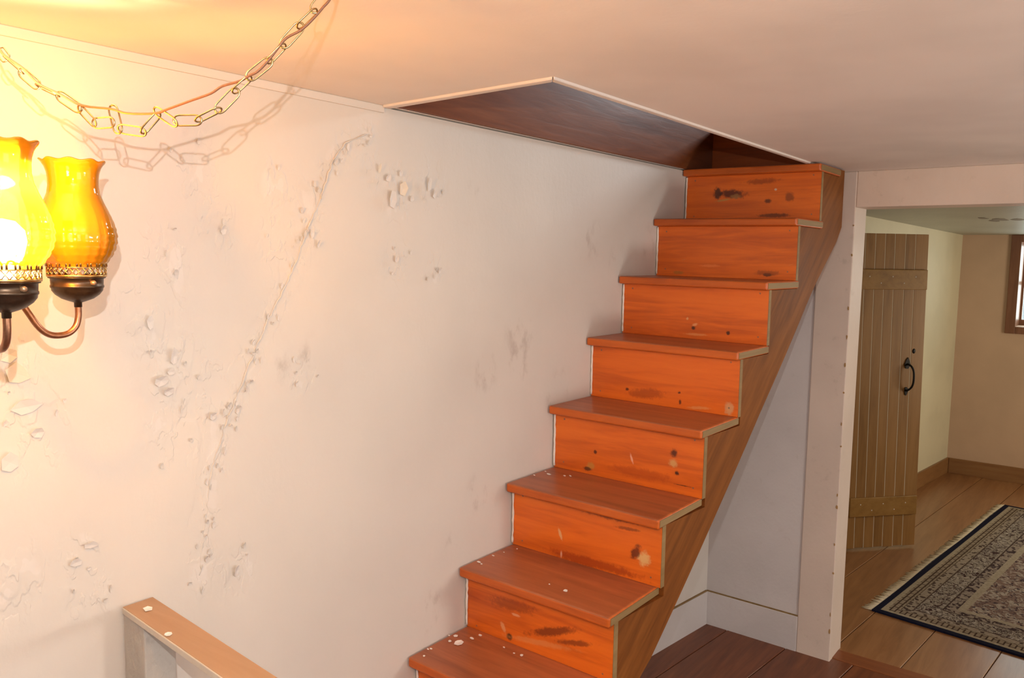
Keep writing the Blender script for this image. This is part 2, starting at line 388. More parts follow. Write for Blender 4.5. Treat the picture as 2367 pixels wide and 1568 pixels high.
# taped strip under the ceiling
MB().box((XL*S, 1.4975, 2.0895-.018), (.953*S-.02, 1.504, 2.0895)).build('corner_tape', m_wall, wall, bevel=.002)

# ------------------------------------------------------------------ structure: ceiling, stair opening, attic above
HXL0, HXL1, HYF0, HYF1 = .932, .951, .6573, .6735   # opening: left edge, front edge
b = MB()
b.uprism([(XL-.05, YB-.05), (XP2, YB-.05), (XP2, HYF1), (HXL0, HYF0), (XL-.05, HYF0)], ZC, ZA-.002)
b.uprism([(XL-.05, HYF0), (HXL0, HYF0), (HXL1, 1.0), (HXL1, 1.09), (XL-.05, 1.09)], ZC, ZA-.002)
b.uprism([(HXL1, 1.0), (XP2, 1.0), (XP2, 1.09), (HXL1, 1.09)], ZC, ZA-.002)
b.uprism([(2.232, HYF1), (XP2, HYF1), (XP2, 1.0), (2.232, 1.0)], ZC+.004, ZA-.002)
ceil = struct(b.build('ceiling', m_ceil))
# plaster bead round the opening
struct(MB().uprism([(HXL0-.014, HYF0-.010), (HXL0+.001, HYF0), (HXL1+.001, .999), (HXL1-.016, .999)], ZC-.004, ZC+.01).build('trim_1', m_bead, bevel=.003))
struct(MB().uprism([(HXL0-.014, HYF0-.012), (2.316, HYF1-.012), (2.316, HYF1), (HXL0, HYF0)], ZC-.004, ZC+.01).build('trim_2', m_bead, bevel=.003))
# boarding lining the wall side of the opening, one wide board
ln = MB().ubox((HXL1, .992, ZC+.0005), (2.2145, 1.001, ZA)).build('trim_3', m_lining, bevel=.002); struct(ln)
# attic: floor boards, gable with its window, roof slopes
ab = struct(MB().ubox((XL, YB, ZA), (XP2+1.4, HYF0-.003, ZA+.012)).build('floor', m_lining))
struct(MB().ubox((2.2325, HYF0-.003, ZA), (XP2+1.4, 1.75, ZA+.012)).build('floor', m_lining))
struct(MB().ubox((HXL1, 1.004, ZA), (2.2325, 1.75, ZA+.012)).build('floor', m_lining))
b = MB(); b.prism([U(XL, 1.75, ZA), U(XP2+1.5, 1.75, ZA), U(XP2+1.5, .1, 1.75), U(XL, .1, 1.75)], [U(XL, 1.80, ZA), U(XP2+1.5, 1.80, ZA), U(XP2+1.5, .1, 1.82), U(XL, .1, 1.82)])
b.prism([U(XL, YB, ZA), U(XP2+1.5, YB, ZA), U(XP2+1.5, .1, 1.75), U(XL, .1, 1.75)], [U(XL, YB-.05, ZA), U(XP2+1.5, YB-.05, ZA), U(XP2+1.5, .1, 1.82), U(XL, .1, 1.82)])
struct(b.build('ceiling', m_lining))
b = MB(); gx0, gx1 = XP2+1.4, XP2+1.46
b.uprism([(gx0, YB), (gx1, YB), (gx1, .1), (gx0, .1)], ZA, 1.75); b.uprism([(gx0, .8), (gx1, .8), (gx1, 1.75), (gx0, 1.75)], ZA, 1.75)
b.uprism([(gx0, .1), (gx1, .1), (gx1, .8), (gx0, .8)], ZA, .75); b.uprism([(gx0, .1), (gx1, .1), (gx1, .8), (gx0, .8)], 1.35, 1.75)
struct(b.build('wall_attic_gable', m_lining))
struct(MB().ubox((XL-.06, YB, ZA), (XL-.01, 1.75, 1.75)).build('wall_attic_end', m_lining))

# ------------------------------------------------------------------ structure: partition with the doorway
part = struct(MB().ubox((XP+.004, .712, ZF-.01), (XP2, 1.09, ZC)).build('wall_right', m_part, bevel=.002))
MB().ubox((XP, .618, ZF-.01), (XP2, .7145, ZC)).build('post', m_post, part, bevel=.004)
MB().ubox((XP+.001, -.12, .1475), (XP2, .618, ZC)).build('header', m_post, part, bevel=.003)
MB().ubox((XP, -.20, ZF-.01), (XP2, -.12, ZC)).build('post', m_post, part, bevel=.004)
MB().ubox((XP+.004, YB-.05, ZF-.01), (XP2, -.20, ZC)).build('panel', m_part, part)
struct(MB().ubox((XP-.001, .7145, ZF-.004), (XP+.006, 1.0, ZF+.1065)).build('baseboard_right', m_part, bevel=.002))
g_ = MB().ubox((XP+.001, .7145, ZF+.1065), (XP+.006, .999, ZF+.1105)).build('trim_4', m_endgr); struct(g_)
def ywall(x): t = min(max((x*S-1.95)/.55, 0), 1); return 1.0 + .08*max(XP*S-x*S, 0)*t*t*(3-2*t)
bxs = [XP-.002 - (XP-.002-1.25)*i/24 for i in range(25)]
def strip(off, back, za, zb, name, mat, par=None):
    q = MB()
    for x in bxs:
        for yy, zz in ((ywall(x)-off, za), (ywall(x)-off, zb), (ywall(x)+back, zb), (ywall(x)+back, za)): q.v.append(tuple(U(x, yy, zz)))
    for i in range(24):
        for j in range(4): q.f.append([4*i+j, 4*i+(j+1) % 4, 4*i+4+(j+1) % 4, 4*i+4+j])
    q.f += [[0, 1, 2, 3], [96, 97, 98, 99]]; q.sm = [False]*len(q.f)
    return q.build(name, mat, par)
bb = struct(strip(.005, .010, ZF-.004, ZF+.1075, 'baseboard_back', m_part))
strip(.0035, .010, ZF+.1075, ZF+.1112, 'caulk_joint', m_endgr, bb)
m_bare = paint('bare_wood_chip', (.42, .25, .10), .7, 1)
rc = random.Random(5)
for zz in (-1.07, -1.02, -.90, -.80, -.71, -.64, -.52, -.45, -.36, -.28, -.22, -.12, .02, .09):
    p = U(XP-.0008, .6205+rc.uniform(0, .002), zz+rc.uniform(-.02, .02)); n_ = rc.choice((5, 6, 7)); h_ = rc.uniform(.004, .013); w_ = rc.uniform(.002, .0045)
    ring = [(p.y+math.cos(t)*w_*rc.uniform(.7, 1.2), p.z+math.sin(t)*h_*rc.uniform(.7, 1.2)) for t in [6.283*i/n_ for i in range(n_)]]
    MB().prism([(p.x, y, z) for y, z in ring], [(p.x+.004, y, z) for y, z in ring]).build('bare_spot', m_bare, part)
# walls behind the camera
b = MB(); b.ubox((XL, YB-.06, ZF-.01), (-.0, YB, ZC)); b.ubox((1.0, YB-.06, ZF-.01), (XP2, YB, ZC)); b.ubox((0, YB-.06, ZF-.01), (1.0, YB, -.72)); b.ubox((0, YB-.06, .2), (1.0, YB, ZC))
struct(b.build('wall_front', m_part))
struct(MB().ubox((XL-.06, YB-.06, ZF-.01), (XL, 1.09, ZC)).build('wall_left', m_part))

# ------------------------------------------------------------------ structure: the next room
def zc2(x): return .152 + (XF-x)*.030
b = MB()
x0, x1 = XP2, XF+.06
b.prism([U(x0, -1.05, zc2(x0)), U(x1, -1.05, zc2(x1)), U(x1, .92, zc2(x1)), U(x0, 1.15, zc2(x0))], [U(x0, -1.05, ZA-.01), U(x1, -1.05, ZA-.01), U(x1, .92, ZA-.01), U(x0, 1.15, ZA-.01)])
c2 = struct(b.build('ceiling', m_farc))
for (sx, sy, r) in ((3.95, .49, .035), (3.88, .46, .05), (3.90, .40, .04), (3.80, .515, .03)):
    pl = [(sx+math.cos(t)*r*random.uniform(.7, 1.2)*1.2, sy+math.sin(t)*r*random.uniform(.5, 1.0)*.8) for t in np.linspace(0, 6.28, 11)[:-1]]
    MB().prism([U(x, y, zc2(x)-.0012) for x, y in pl], [U(x, y, zc2(x)+.002) for x, y in pl]).build('water_stain', m_stain, c2)
# left wall with the doorway the board door closes
DX0, DX1 = 3.31, 3.60
b = MB()
def lw(xa, xb, za, zb): b.uprism([(xa, ylw(xa)), (xb, ylw(xb)), (xb, ylw(xb)+.07), (xa, ylw(xa)+.07)], za, zb)
lw(XP2-.0, DX0, ZF-.01, .27); lw(DX0, DX1, .09, .27); lw(DX1, XF+.02, ZF-.01, .27)
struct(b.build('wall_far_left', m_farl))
b = MB(); b.uprism([(DX0-.03, ylw(DX0)+.004), (DX1+.03, ylw(DX1)+.004), (DX1+.03, 1.35), (DX0-.03, 1.35)], ZF-.01, ZF); b.uprism([(DX0-.03, 1.35), (DX1+.03, 1.35), (DX1+.03, 1.38), (DX0-.03, 1.38)], ZF-.01, .2)
b.uprism([(DX0-.05, ylw(DX0)+.07), (DX0-.03, ylw(DX0)+.07), (DX0-.03, 1.38), (DX0-.05, 1.38)], ZF-.01, .2); b.uprism([(DX1+.03, ylw(DX1)+.07), (DX1+.05, ylw(DX1)+.07), (DX1+.05, 1.38), (DX1+.03, 1.38)], ZF-.01, .2)
b.uprism([(DX0-.05, ylw(DX0)+.07), (DX1+.05, ylw(DX1)+.07), (DX1+.05, 1.38), (DX0-.05, 1.38)], .2, .22)
struct(b.build('wall_closet', m_farl))
# far wall with its window
WY1, WY0, WZ0, WZ1 = .488, -.10, -.325, .118
b = MB(); b.ubox((XF, WY1, ZF-.01), (XF+.19, .90, .27)); b.ubox((XF, -1.05, ZF-.01), (XF+.19, WY0, .27)); b.ubox((XF, WY0, ZF-.01), (XF+.19, WY1, WZ0)); b.ubox((XF, WY0, WZ1), (XF+.19, WY1, .27))
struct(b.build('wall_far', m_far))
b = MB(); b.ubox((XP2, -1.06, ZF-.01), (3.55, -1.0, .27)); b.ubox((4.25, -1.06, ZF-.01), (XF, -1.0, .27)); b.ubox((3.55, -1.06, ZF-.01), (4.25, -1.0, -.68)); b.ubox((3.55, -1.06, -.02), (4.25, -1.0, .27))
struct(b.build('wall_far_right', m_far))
win = struct(inst('window_1', None, None, U(XF, .2, -.1)))
MB().ubox((XF-.012, WY1-.006, WZ0-.036), (XF, WY1+.040, zc2(XF)-.001)).build('casing', m_case, win, bevel=.003)
MB().ubox((XF-.012, WY0-.031, WZ0-.036), (XF, WY0+.006, zc2(XF)-.001)).build('casing', m_case, win, bevel=.003)
MB().ubox((XF-.012, WY0+.006, WZ0-.036), (XF, WY1-.006, WZ0)).build('sill', m_case, win, bevel=.003)
MB().ubox((XF-.012, WY0+.006, WZ1-.004), (XF, WY1-.006, zc2(XF)-.001)).build('head_casing', m_case, win, bevel=.003)
m_sash = m_case
MB().ubox((XF-.002, WY1-.006, WZ0), (XF+.154, WY1, WZ1)).build('jamb_lining', m_case, win)
sash = MB(); sash.ubox((XF+.155, WY1-.016, WZ0), (XF+.175, WY1, WZ1)); sash.ubox((XF+.155, WY0, WZ0), (XF+.175, WY0+.016, WZ1)); sash.ubox((XF+.155, WY0+.016, WZ0), (XF+.175, WY1-.016, WZ0+.03)); sash.ubox((XF+.155, WY0+.016, WZ1-.02), (XF+.175, WY1-.016, WZ1)); sash.ubox((XF+.155, WY0+.016, -.11), (XF+.175, WY1-.016, -.09)); sash.ubox((XF+.155, .19, WZ0+.03), (XF+.175, .205, WZ1-.02))
so_ = sash.build('sash', m_sash, win)
for (ya, yb) in ((WY0+.016, .19), (.205, WY1-.016)):
    for (za, zb) in ((WZ0+.03, -.11), (-.09, WZ1-.02)):
        MB().ubox((XF+.164, ya, za), (XF+.166, yb, zb)).build('pane', m_pane, so_)
# baseboards of the next room
struct(MB().uprism([(DX1+.01, ylw(DX1+.01)), (XF, ylw(XF)), (XF, ylw(XF)-.011), (DX1+.01, ylw(DX1+.01)-.011)], ZF, ZF+.083).build('baseboard_far_left', m_base, bevel=.002))
struct(MB().ubox((XF-.011, -1.0, ZF), (XF, ylw(XF)-.011, ZF+.083)).build('baseboard_far', wood('brown_baseboard_far', (.16, .07, .025), (.26, .125, .045), (.33, .17, .065), 'Y', .4), bevel=.002))

# ------------------------------------------------------------------ staircase
st = thing('staircase', 'steep open orange pine staircase climbing the peeling wall into a ceiling opening', 'stairs', U(1.5, .82, ZF))
#        face x , tread top z, right end y
YC = (0.06876, -0.25301, 0.86628)
def yq(x): x = min(x, 2.02); return YC[0]*x*x + YC[1]*x + YC[2]
ST = [(2.0673, .2432, .638), (1.9079, .1030, .634), (1.739, -.0430, .629), (1.6003, -.184, .638), (1.4523, -.3243, .645), (1.3044, -.4665, .6545), (1.1593, -.603, .662), (1.0209, -.7305, .667), (.875, -.870, .672), (.735, -1.010, .676)]
ST = [(x, z, yq(x)) for x, z, y in ST]
NOSE, RT, TT, DROP = .0245, .0135, .0185, .0035
riser_knots = {
 0: [(1.30, 1.985, .065, .020, -4, (.10, .018, .005), .95), (1.36, 1.99, .02, .026, 0, (.05, .014, .006), .9), (1.335, 1.962, .035, .005, 8, (.55, .27, .06), .9), (1.285, 1.975, .025, .012, 0, (.40, .20, .06), .6), (1.153, 1.9528, .016, .010, 0, (.10, .022, .008), .9), (1.0698, 1.9666, .022, .02, 0, (.16, .03, .008), .7), (1.1246, 1.9964, .006, .005, 0, (.7, .55, .4), .9), (1.13, 1.897, .07, .010, 0, (.10, .02, .006), .8), (1.18, 2.03, .08, .012, 2, (.18, .03, .006), .6)],
 1: [(1.0513, 1.6713, .022, .008, 0, (.05, .015, .008), .95), (1.0513, 1.678, .05, .012, 0, (.2, .04, .01), .6), (1.28, 1.70, .05, .006, 0, (.85, .25, .06), .6), (1.40, 1.672, .03, .007, 0, (.35, .14, .02), .7)],
 2: [(1.2139, 1.4848, .010, .008, 0, (.05, .012, .006), .95), (1.2100, 1.496, .012, .006, 20, (.75, .35, .14), .8), (1.0864, 1.4755, .008, .007, 0, (.07, .014, .006), .95), (1.238, 1.515, .006, .006, 0, (.7, .45, .2), .7), (1.20, 1.462, .05, .005, 0, (.7, .3, .1), .6)],
 3: [(1.3526, 1.2766, .007, .006, 0, (.08, .016, .006), .9), (1.1587, 1.2872, .006, .005, 0, (.10, .02, .008), .9), (1.1544, 1.2561, .006, .010, 0, (.10, .02, .008), .9), (.985, 1.257, .018, .022, 0, (.60, .36, .18), .75), (1.09, 1.245, .05, .006, 5, (.7, .3, .1), .6), (1.28, 1.27, .08, .020, 4, (.30, .05, .008), .6)],
 4: [(1.3378, 1.1007, .007, .007, 0, (.07, .014, .006), .9), (1.0626, 1.1416, .013, .014, 0, (.09, .02, .008), .95), (1.062, 1.112, .016, .014, 0, (.65, .38, .14), .85), (1.0488, 1.0815, .009, .008, 0, (.05, .012, .006), .95), (1.2047, 1.1018, .004, .018, 20, (.85, .5, .36), .7), (1.3544, 1.0508, .018, .014, 30, (.52, .24, .05), .85), (1.365, 1.04, .02, .008, 0, (.06, .02, .01), .8), (1.17, 1.06, .12, .02, 0, (.40, .06, .008), .5), (1.03, 1.048, .04, .0015, 0, (.03, .01, .005), .9)],
 5: [(1.3173, .8921, .006, .022, 22, (.78, .44, .20), .85), (1.0338, .8858, .022, .024, -35, (.72, .44, .18), .97), (1.060, .898, .015, .026, -30, (.12, .025, .01), .9), (1.31, 1.00, .12, .010, 3, (.16, .025, .006), .7), (1.12, .985, .12, .012, 2, (.20, .03, .006), .7), (1.20, .83, .18, .018, 0, (.28, .03, .004), .7), (1.09, .96, .05, .006, 4, (.09, .018, .006), .6), (1.312, .83, .004, .014, 0, (.8, .5, .36), .6)],
 6: [(1.3366, .6451, .012, .012, 0, (.04, .012, .006), .97), (1.36, .665, .008, .018, 30, (.75, .42, .2), .6), (1.19, .705, .10, .014, 20, (.12, .02, .006), .75), (1.12, .695, .07, .010, 14, (.13, .024, .008), .7), (1.23, .66, .14, .010, 8, (.70, .30, .10), .45), (1.045, .60, .07, .02, 0, (.62, .38, .22), .6), (1.33, .74, .10, .02, 4, (.20, .035, .008), .6), (1.315, .715, .018, .005, 0, (.8, .45, .25), .6)],
 7: [],
}
def lift(z): return z*S+Z0
for k, (fx, tz, ry) in enumerate(ST):
    zlo = (ST[k+1][1] if k+1 < len(ST) else ZF) + .0
    zhi = tz-TT
    cen = U(fx+RT/2, (ry+1)/2, (zlo+zhi)/2)
    kn = [(y-cen.y, z-cen.z, a, b_, ro, col, s_) for (y, z, a, b_, ro, col, s_) in riser_knots.get(k, [])]
    kn += [(yy-cen.y, zz, .0035, .0035, 0, (.16, .12, .09), .85) for yy in (ry*S+.03, 1.46) for zz in (.075, -.07)]
    m = wood('riser_pine', OD, OM, OL, 'Y', .34, .8, .42, (.62, .30, .12), knots=kn, coat=.15)
    # riser: wall end a little higher than the free end, as the flight has sagged
    d = DROP
    y0, y1 = ry, .9992
    ve = [U(fx, y0, zlo-d), U(fx+RT, y0, zlo-d), U(fx+RT, y1, zlo), U(fx, y1, zlo)], [U(fx, y0, zhi-d), U(fx+RT, y0, zhi-d), U(fx+RT, y1, zhi), U(fx, y1, zhi)]
    r = MB().prism(*ve).build('riser', m, st, cen, bevel=.0012, segs=1)
    # the grey end of the board, seen from the side
    MB().box(U(fx, y0-.0008, zlo-d), U(fx+RT, y0, zhi-d)).build('end_grain', m_endgr, r)
    xb = (ST[k-1][0]+RT) if k else 2.2155
    y0, y1 = ry-.004, .9992
    if k == 0: xb = 2.2145
    nx0 = fx-NOSE
    t = MB().prism([U(nx0, y0, zhi-d), U(xb, y0, zhi-d), U(xb, y1, zhi), U(nx0, y1, zhi)], [U(nx0, y0, tz-d), U(xb, y0, tz-d), U(xb, y1, tz), U(nx0, y1, tz)]).build('tread', m_tread, st, bevel=.006, segs=3)
    t.data.materials.append(m_tedge)
    for p_ in t.data.polygons: p_.material_index = 0 if p_.normal.z > .5 else 1
    MB().box(U(nx0+.006, y0-.0008, zhi-d+.003), U(xb-.004, y0+.001, tz-d-.003)).build('end_grain', m_endgr, t)
# last riser up to the attic floor
m_top = wood('top_riser_pine', (.10, .022, .006), (.20, .045, .009), (.30, .075, .016), 'Y', .4, 1, .3, (.30, .13, .05))
MB().ubox((2.2155, HYF1+.002, .2434), (2.2315, .9985, ZA)).build('riser', m_top, st, bevel=.001, segs=1)
# saw-tooth stringer carrying the free ends
def low(x):
    P = [(.70, -1.149), (.80, -1.138), (1.246, -.757), (1.2778, -.736), (1.5304, -.5045), (1.7236, -.3336), (2.0607, -.0606), (2.2226, .051), (2.262, .092)]
    for a, c in zip(P[:-1], P[1:]):
        if x <= c[0]: return a[1]+(c[1]-a[1])*(x-a[0])/(c[0]-a[0])
    return P[-1][1]
XE = 2.262
stations = [(2.2165, XE, .2405)]
for k, (fx, tz, ry) in enumerate(ST):
    xa = fx+RT+.0004; xb = (ST[k-1][0]+RT) if k else 2.2164
    stations.append((xa, xb, tz-TT-.0006-DROP))
pts_ = []
for xa, xb, top in reversed(stations):
    for i in range(5): x = xa+(xb-xa)*i/4; pts_.append((x, max(low(x), ZF+.001), top))
b = MB()
for (x, lo_, hi_) in pts_:
    y = yq(x)+.0006
    b.v += [tuple(U(x, y, lo_)), tuple(U(x, y, hi_)), tuple(U(x, y+.024, hi_)), tuple(U(x, y+.024, lo_))]
n_ = len(pts_)
for i in range(n_-1):
    p, q = 4*i, 4*i+4
    for j in range(4): b.f.append([p+j, p+(j+1) % 4, q+(j+1) % 4, q+j])
b.f += [[0, 1, 2, 3], [4*n_-4, 4*n_-3, 4*n_-2, 4*n_-1]]; b.sm = [False]*len(b.f)
b.build('stringer', m_string, st)
MB().ubox((2.2635, .652, .093), (2.3165, .997, .2405)).build('ledger', m_ledger, st, bevel=.002)
# white paint ridges where the wall meets each riser
for k, (fx, tz, ry) in enumerate(ST[:8]):
    zlo = ST[k+1][1]+.004; zhi = tz-TT-.002
    n_ = 14; pts = [U(fx-.0016+random.uniform(-.0008, .0008), .9975, zlo+(zhi-zlo)*i/n_) for i in range(n_+1)]
    MB().tube(pts, [random.uniform(.0022, .0042) for _ in pts], 6).build('paint_edge', m_edge, st)
# chips of paint fallen on treads and rail
m_chip = paint('paint_chip_white', (.86, .80, .74), .5, .5)
def chip(x, y, z, s_, label, group, n_=None):
    o = flake_mb(x, y, z, .0105*s_*random.uniform(.8, 1.3), .0095*s_, False, .004*s_).build('paint_chip', m_chip); tag(o, label, 'paint chip', group); return o
def tread_z(k, y): ry = ST[k][2]; f = (1-y/S)/(1-ry); return lift(ST[k][1]-DROP*f)
c8 = [[1.6416, 1.4443, 1.0], [1.6673, 1.4787, 0.6], [1.6875, 1.4335, 0.7], [1.6337, 1.4701, 0.45], [1.6574, 1.4949, 0.3], [1.5597, 1.4859, 0.4], [1.5669, 1.4811, 0.4], [1.717, 1.4276, 0.5], [1.5256, 1.468, 0.35], [1.7059, 1.3305, 0.35], [1.7014, 1.266, 0.5], [1.6981, 1.2892, 0.3]]
c7 = [[1.768, 1.4781, 0.6], [1.7627, 1.4636, 0.3], [1.8355, 1.4784, 0.4], [1.879, 1.4711, 0.25], [1.7675, 1.1688, 0.6], [1.7752, 1.2277, 0.25], [1.928, 1.4584, 0.25]]
c6 = [[2.0841, 1.4536, 0.8], [2.0455, 1.4825, 0.4], [2.1054, 1.4057, 0.4], [2.1173, 1.3919, 0.5], [2.1064, 1.4819, 0.3]]
L8 = ['largest white paint chip, on the lowest visible stair tread', 'white paint chip just behind the largest one on the lowest visible tread', 'longish white paint chip right of the largest on the lowest visible tread', 'white paint chip left of the largest on the lowest visible tread', 'tiny paint chip against the wall behind the largest one, lowest visible tread', 'small paint chip near the wall at the front corner of the lowest visible tread', 'small paint chip second from the front corner by the wall, lowest visible tread', 'slim paint chip close to the riser on the lowest visible tread', 'tiny paint chip nearest the rounded front edge of the lowest visible tread', 'upper left of three paint chips beside the riser, lowest visible tread', 'largest of three paint chips beside the riser, lowest visible tread', 'middle one of three paint chips beside the riser, lowest visible tread']
for (x, y, s_), lb_ in zip(c8, L8): chip(x, y, tread_z(7, y), s_*(1.2 if lb_[0:7] == 'largest' and 'three' not in lb_ else 1), lb_, 'paint chips on the lowest visible tread')
L7 = ['white paint chip by the wall at the front corner of the second lowest tread', 'tiny paint chip right beside the front corner chip on the second lowest tread', 'small paint chip midway along the wall on the second lowest tread', 'tiny paint chip toward the riser along the wall, second lowest tread', 'white paint chip alone in the middle of the second lowest tread', 'tiny paint chip left of the lone middle one on the second lowest tread', 'tiny paint chip against the riser on the second lowest tread']
for (x, y, s_), lb_ in zip(c7, L7): chip(x, y, tread_z(6, y), s_, lb_, 'paint chips on the second lowest tread')
L6 = ['largest paint chip on the third lowest visible tread', 'paint chip left of the largest on the third lowest visible tread', 'left of two paint chips at the riser on the third lowest tread', 'right of two paint chips at the riser on the third lowest tread', 'tiny paint chip by the wall behind the largest, third lowest tread']
for (x, y, s_), lb_ in zip(c6, L6): chip(x, y, tread_z(5, y), s_, lb_, 'paint chips on the third lowest tread')

# ------------------------------------------------------------------ guard rail at lower left
RZ = -.4563
gr = thing('guard_rail', 'chipped guard rail with worn orange-brown top and grey post at lower left', 'railing', U(.49, .6, ZF))
def railx(y, side): return (.4807 if side < 0 else .5221) + (y-1.0)*.0690
ya, yb = .9975, -.15
poly = [(railx(ya, -1), ya), (railx(yb, -1), yb), (railx(yb, 1), yb), (railx(ya, 1), ya)]
tb = MB().uprism(poly, RZ-.0085, RZ).build('top_board', m_railp, gr, bevel=.0015)
ins = [(x+(.0012 if i < 2 else -.0006), y) for i, (x, y) in enumerate(poly)]
MB().uprism(ins, RZ-.001, RZ+.0006).build('worn_top_face', m_railtop, tb)
MB().uprism([(railx(ya, -1)+.006, ya-.09), (railx(yb, -1)+.006, yb), (railx(yb, 1)-.006, yb), (railx(ya, 1)-.006, ya-.09)], RZ-.013, RZ-.0087).build('under_strip', m_ledger, gr)
def post(yc, t):
    MB().uprism([(railx(yc, -1)+.001, yc-t), (railx(yc, 1)+.0015, yc-t), (railx(yc, 1)+.0015, yc), (railx(yc, -1)+.001, yc)], ZF+.001, RZ-.009).build('post', m_postp, gr, bevel=.003)
post(.9975, .052); post(-.08, .05)
chip(.747, 1.4469, lift(RZ+.0006), .9, 'white paint chip on the worn rail top near its wall end', 'paint chips on the guard rail')
chip(.7161, 1.3211, lift(RZ+.0006), .6, 'smaller white paint chip at the left edge of the rail top', 'paint chips on the guard rail')

# ------------------------------------------------------------------ swag chain
hb = Vector((.7345, .8551, 2.0886))
ch = thing('swag_chain', 'brass swag chain with brown cord drooping below the ceiling at upper left', 'chain', (.4265, 1.2300, 2.0886))
V3 = Vector
links = [((.4417, 1.2177, 1.998), (.4483, 1.2066, 1.9829), 0), ((.4478, 1.2074, 1.9838), (.4523, 1.1997, 1.9724), 1), ((.4513, 1.2014, 1.9743), (.4635, 1.1824, 1.9555), 0), ((.4624, 1.1841, 1.9574), (.4757, 1.1635, 1.9372), 1), ((.4746, 1.1651, 1.9385), (.4903, 1.1428, 1.9261), 0), ((.4904, 1.1429, 1.9274), (.5072, 1.1178, 1.9077), 1), ((.5063, 1.1195, 1.9106), (.5177, 1.1011, 1.8888), 2), ((.5166, 1.1027, 1.8898), (.5327, 1.0823, 1.8921), 1), ((.5333, 1.0849, 1.9126), (.5361, 1.0756, 1.8788), 1), ((.5368, 1.0755, 1.8836), (.5571, 1.0485, 1.8793), 2), ((.5554, 1.0508, 1.8792), (.5701, 1.0358, 1.9036), 0), ((.5675, 1.04, 1.9092), (.5833, 1.0165, 1.8905), 2), ((.5825, 1.0184, 1.8952), (.6032, .9918, 1.8963), 1), ((.6002, .9955, 1.8957), (.6202, .9723, 1.9115), 0), ((.6176, .9751, 1.9086), (.6358, .9563, 1.9362), 1), ((.633, .9595, 1.9339), (.6474, .9441, 1.9534), 0), ((.6458, .9461, 1.9524), (.6656, .9245, 1.9764), 1), ((.6636, .9266, 1.9739), (.6782, .9115, 1.9963), 0), ((.6764, .9137, 1.9953), (.694, .8957, 2.0239), 1), ((.6912, .8988, 2.0205), (.7069, .8822, 2.0429), 0), ((.7045, .8852, 2.0419), (.7209, .8686, 2.0701), 1)]
def link_mb(L, w, r):
    pts = []; h = L/2-w/2
    for i in range(9): t = math.pi*i/8; pts.append((math.cos(t)*w/2, h+math.sin(t)*w/2, 0))
    for i in range(9): t = math.pi+math.pi*i/8; pts.append((math.cos(t)*w/2, -h+math.sin(t)*w/2, 0))
    return MB().tube(pts, r, 8, closed=True)
proto = link_mb(.0305, .0135, .00112).build('link', m_brass, ch, (0, 0, 0)); link_me = proto.data
def orient(o, a, c, view, mode, L0=.0305, w=None):
    a, c = V3(a), V3(c); y = (c-a).normalized(); nrm = (view - y*view.dot(y)).normalized()
    x = y.cross(nrm)
    ang = {0: 80, 1: 12, 2: 40}[mode]
    zz = (nrm*math.cos(math.radians(ang)) + x*math.sin(math.radians(ang))).normalized(); xx = y.cross(zz)
    m3 = Matrix((xx, y, zz)).transposed()
    k = ((c-a).length+.0035)/L0
    o.matrix_local = Matrix.Translation((a+c)/2 - wloc(o.parent)) @ m3.to_4x4() @ Matrix.Diagonal((1, k, 1, 1))
pre = [((.4265, 1.2300, 2.0886), (.4315, 1.2262, 2.052), 0), ((.4310, 1.2268, 2.0545), (.4365, 1.2222, 2.024), 1), ((.4360, 1.2228, 2.0265), (.4425, 1.217, 1.9975), 0)]
allk = pre + links[1:]
for i, (a, c, mo) in enumerate(allk):
    o = proto if i == 0 else proto.copy()
    if i: C.objects.link(o)
    orient(o, a, c, F_, mo)
cord = [(.4300, 1.2262, 2.0886), (.4340, 1.2210, 2.05), (.4375, 1.2150, 2.0203), (.4453, 1.2007, 1.9833), (.4516, 1.1907, 1.972), (.4624, 1.1746, 1.959), (.4733, 1.1571, 1.9393), (.4882, 1.1358, 1.9272), (.506, 1.1104, 1.9124), (.5291, 1.0797, 1.9083), (.5416, 1.0626, 1.9029), (.564, 1.0338, 1.9034), (.575, 1.0206, 1.9094), (.5934, .9986, 1.9203), (.6105, .9781, 1.9303), (.6206, .9667, 1.9401), (.6352, .9491, 1.9471), (.6427, .9405, 1.9539), (.6502, .9318, 1.9598), (.6594, .9222, 1.9734), (.6688, .9129, 1.9908), (.6768, .9048, 2.0043), (.6893, .8904, 2.0151), (.6998, .8794, 2.0296), (.7091, .8699, 2.0451), (.7158, .8632, 2.0567), (.7300, .8520, 2.0886)]
def smooth(p, n=4):
    p = [V3(q) for q in p]; out = []
    for i in range(len(p)-1):
        a, b_, c, d = p[max(i-1, 0)], p[i], p[i+1], p[min(i+2, len(p)-1)]
        for j in range(n):
            t = j/n; out.append(.5*((2*b_)+(c-a)*t+(2*a-5*b_+4*c-d)*t*t+(3*b_-a-3*c+d)*t**3))
    return out+[p[-1]]
MB().tube(smooth(cord), .0017, 8).build('power_cord', m_cord, ch)
MB().tube([hb+V3((0, 0, 0)), hb+V3((-.001, 0, -.008)), hb+V3((-.006, .004, -.016)), hb+V3((-.012, .011, -.014))], .0016, 8).build('ceiling_hook', m_brass, ch)

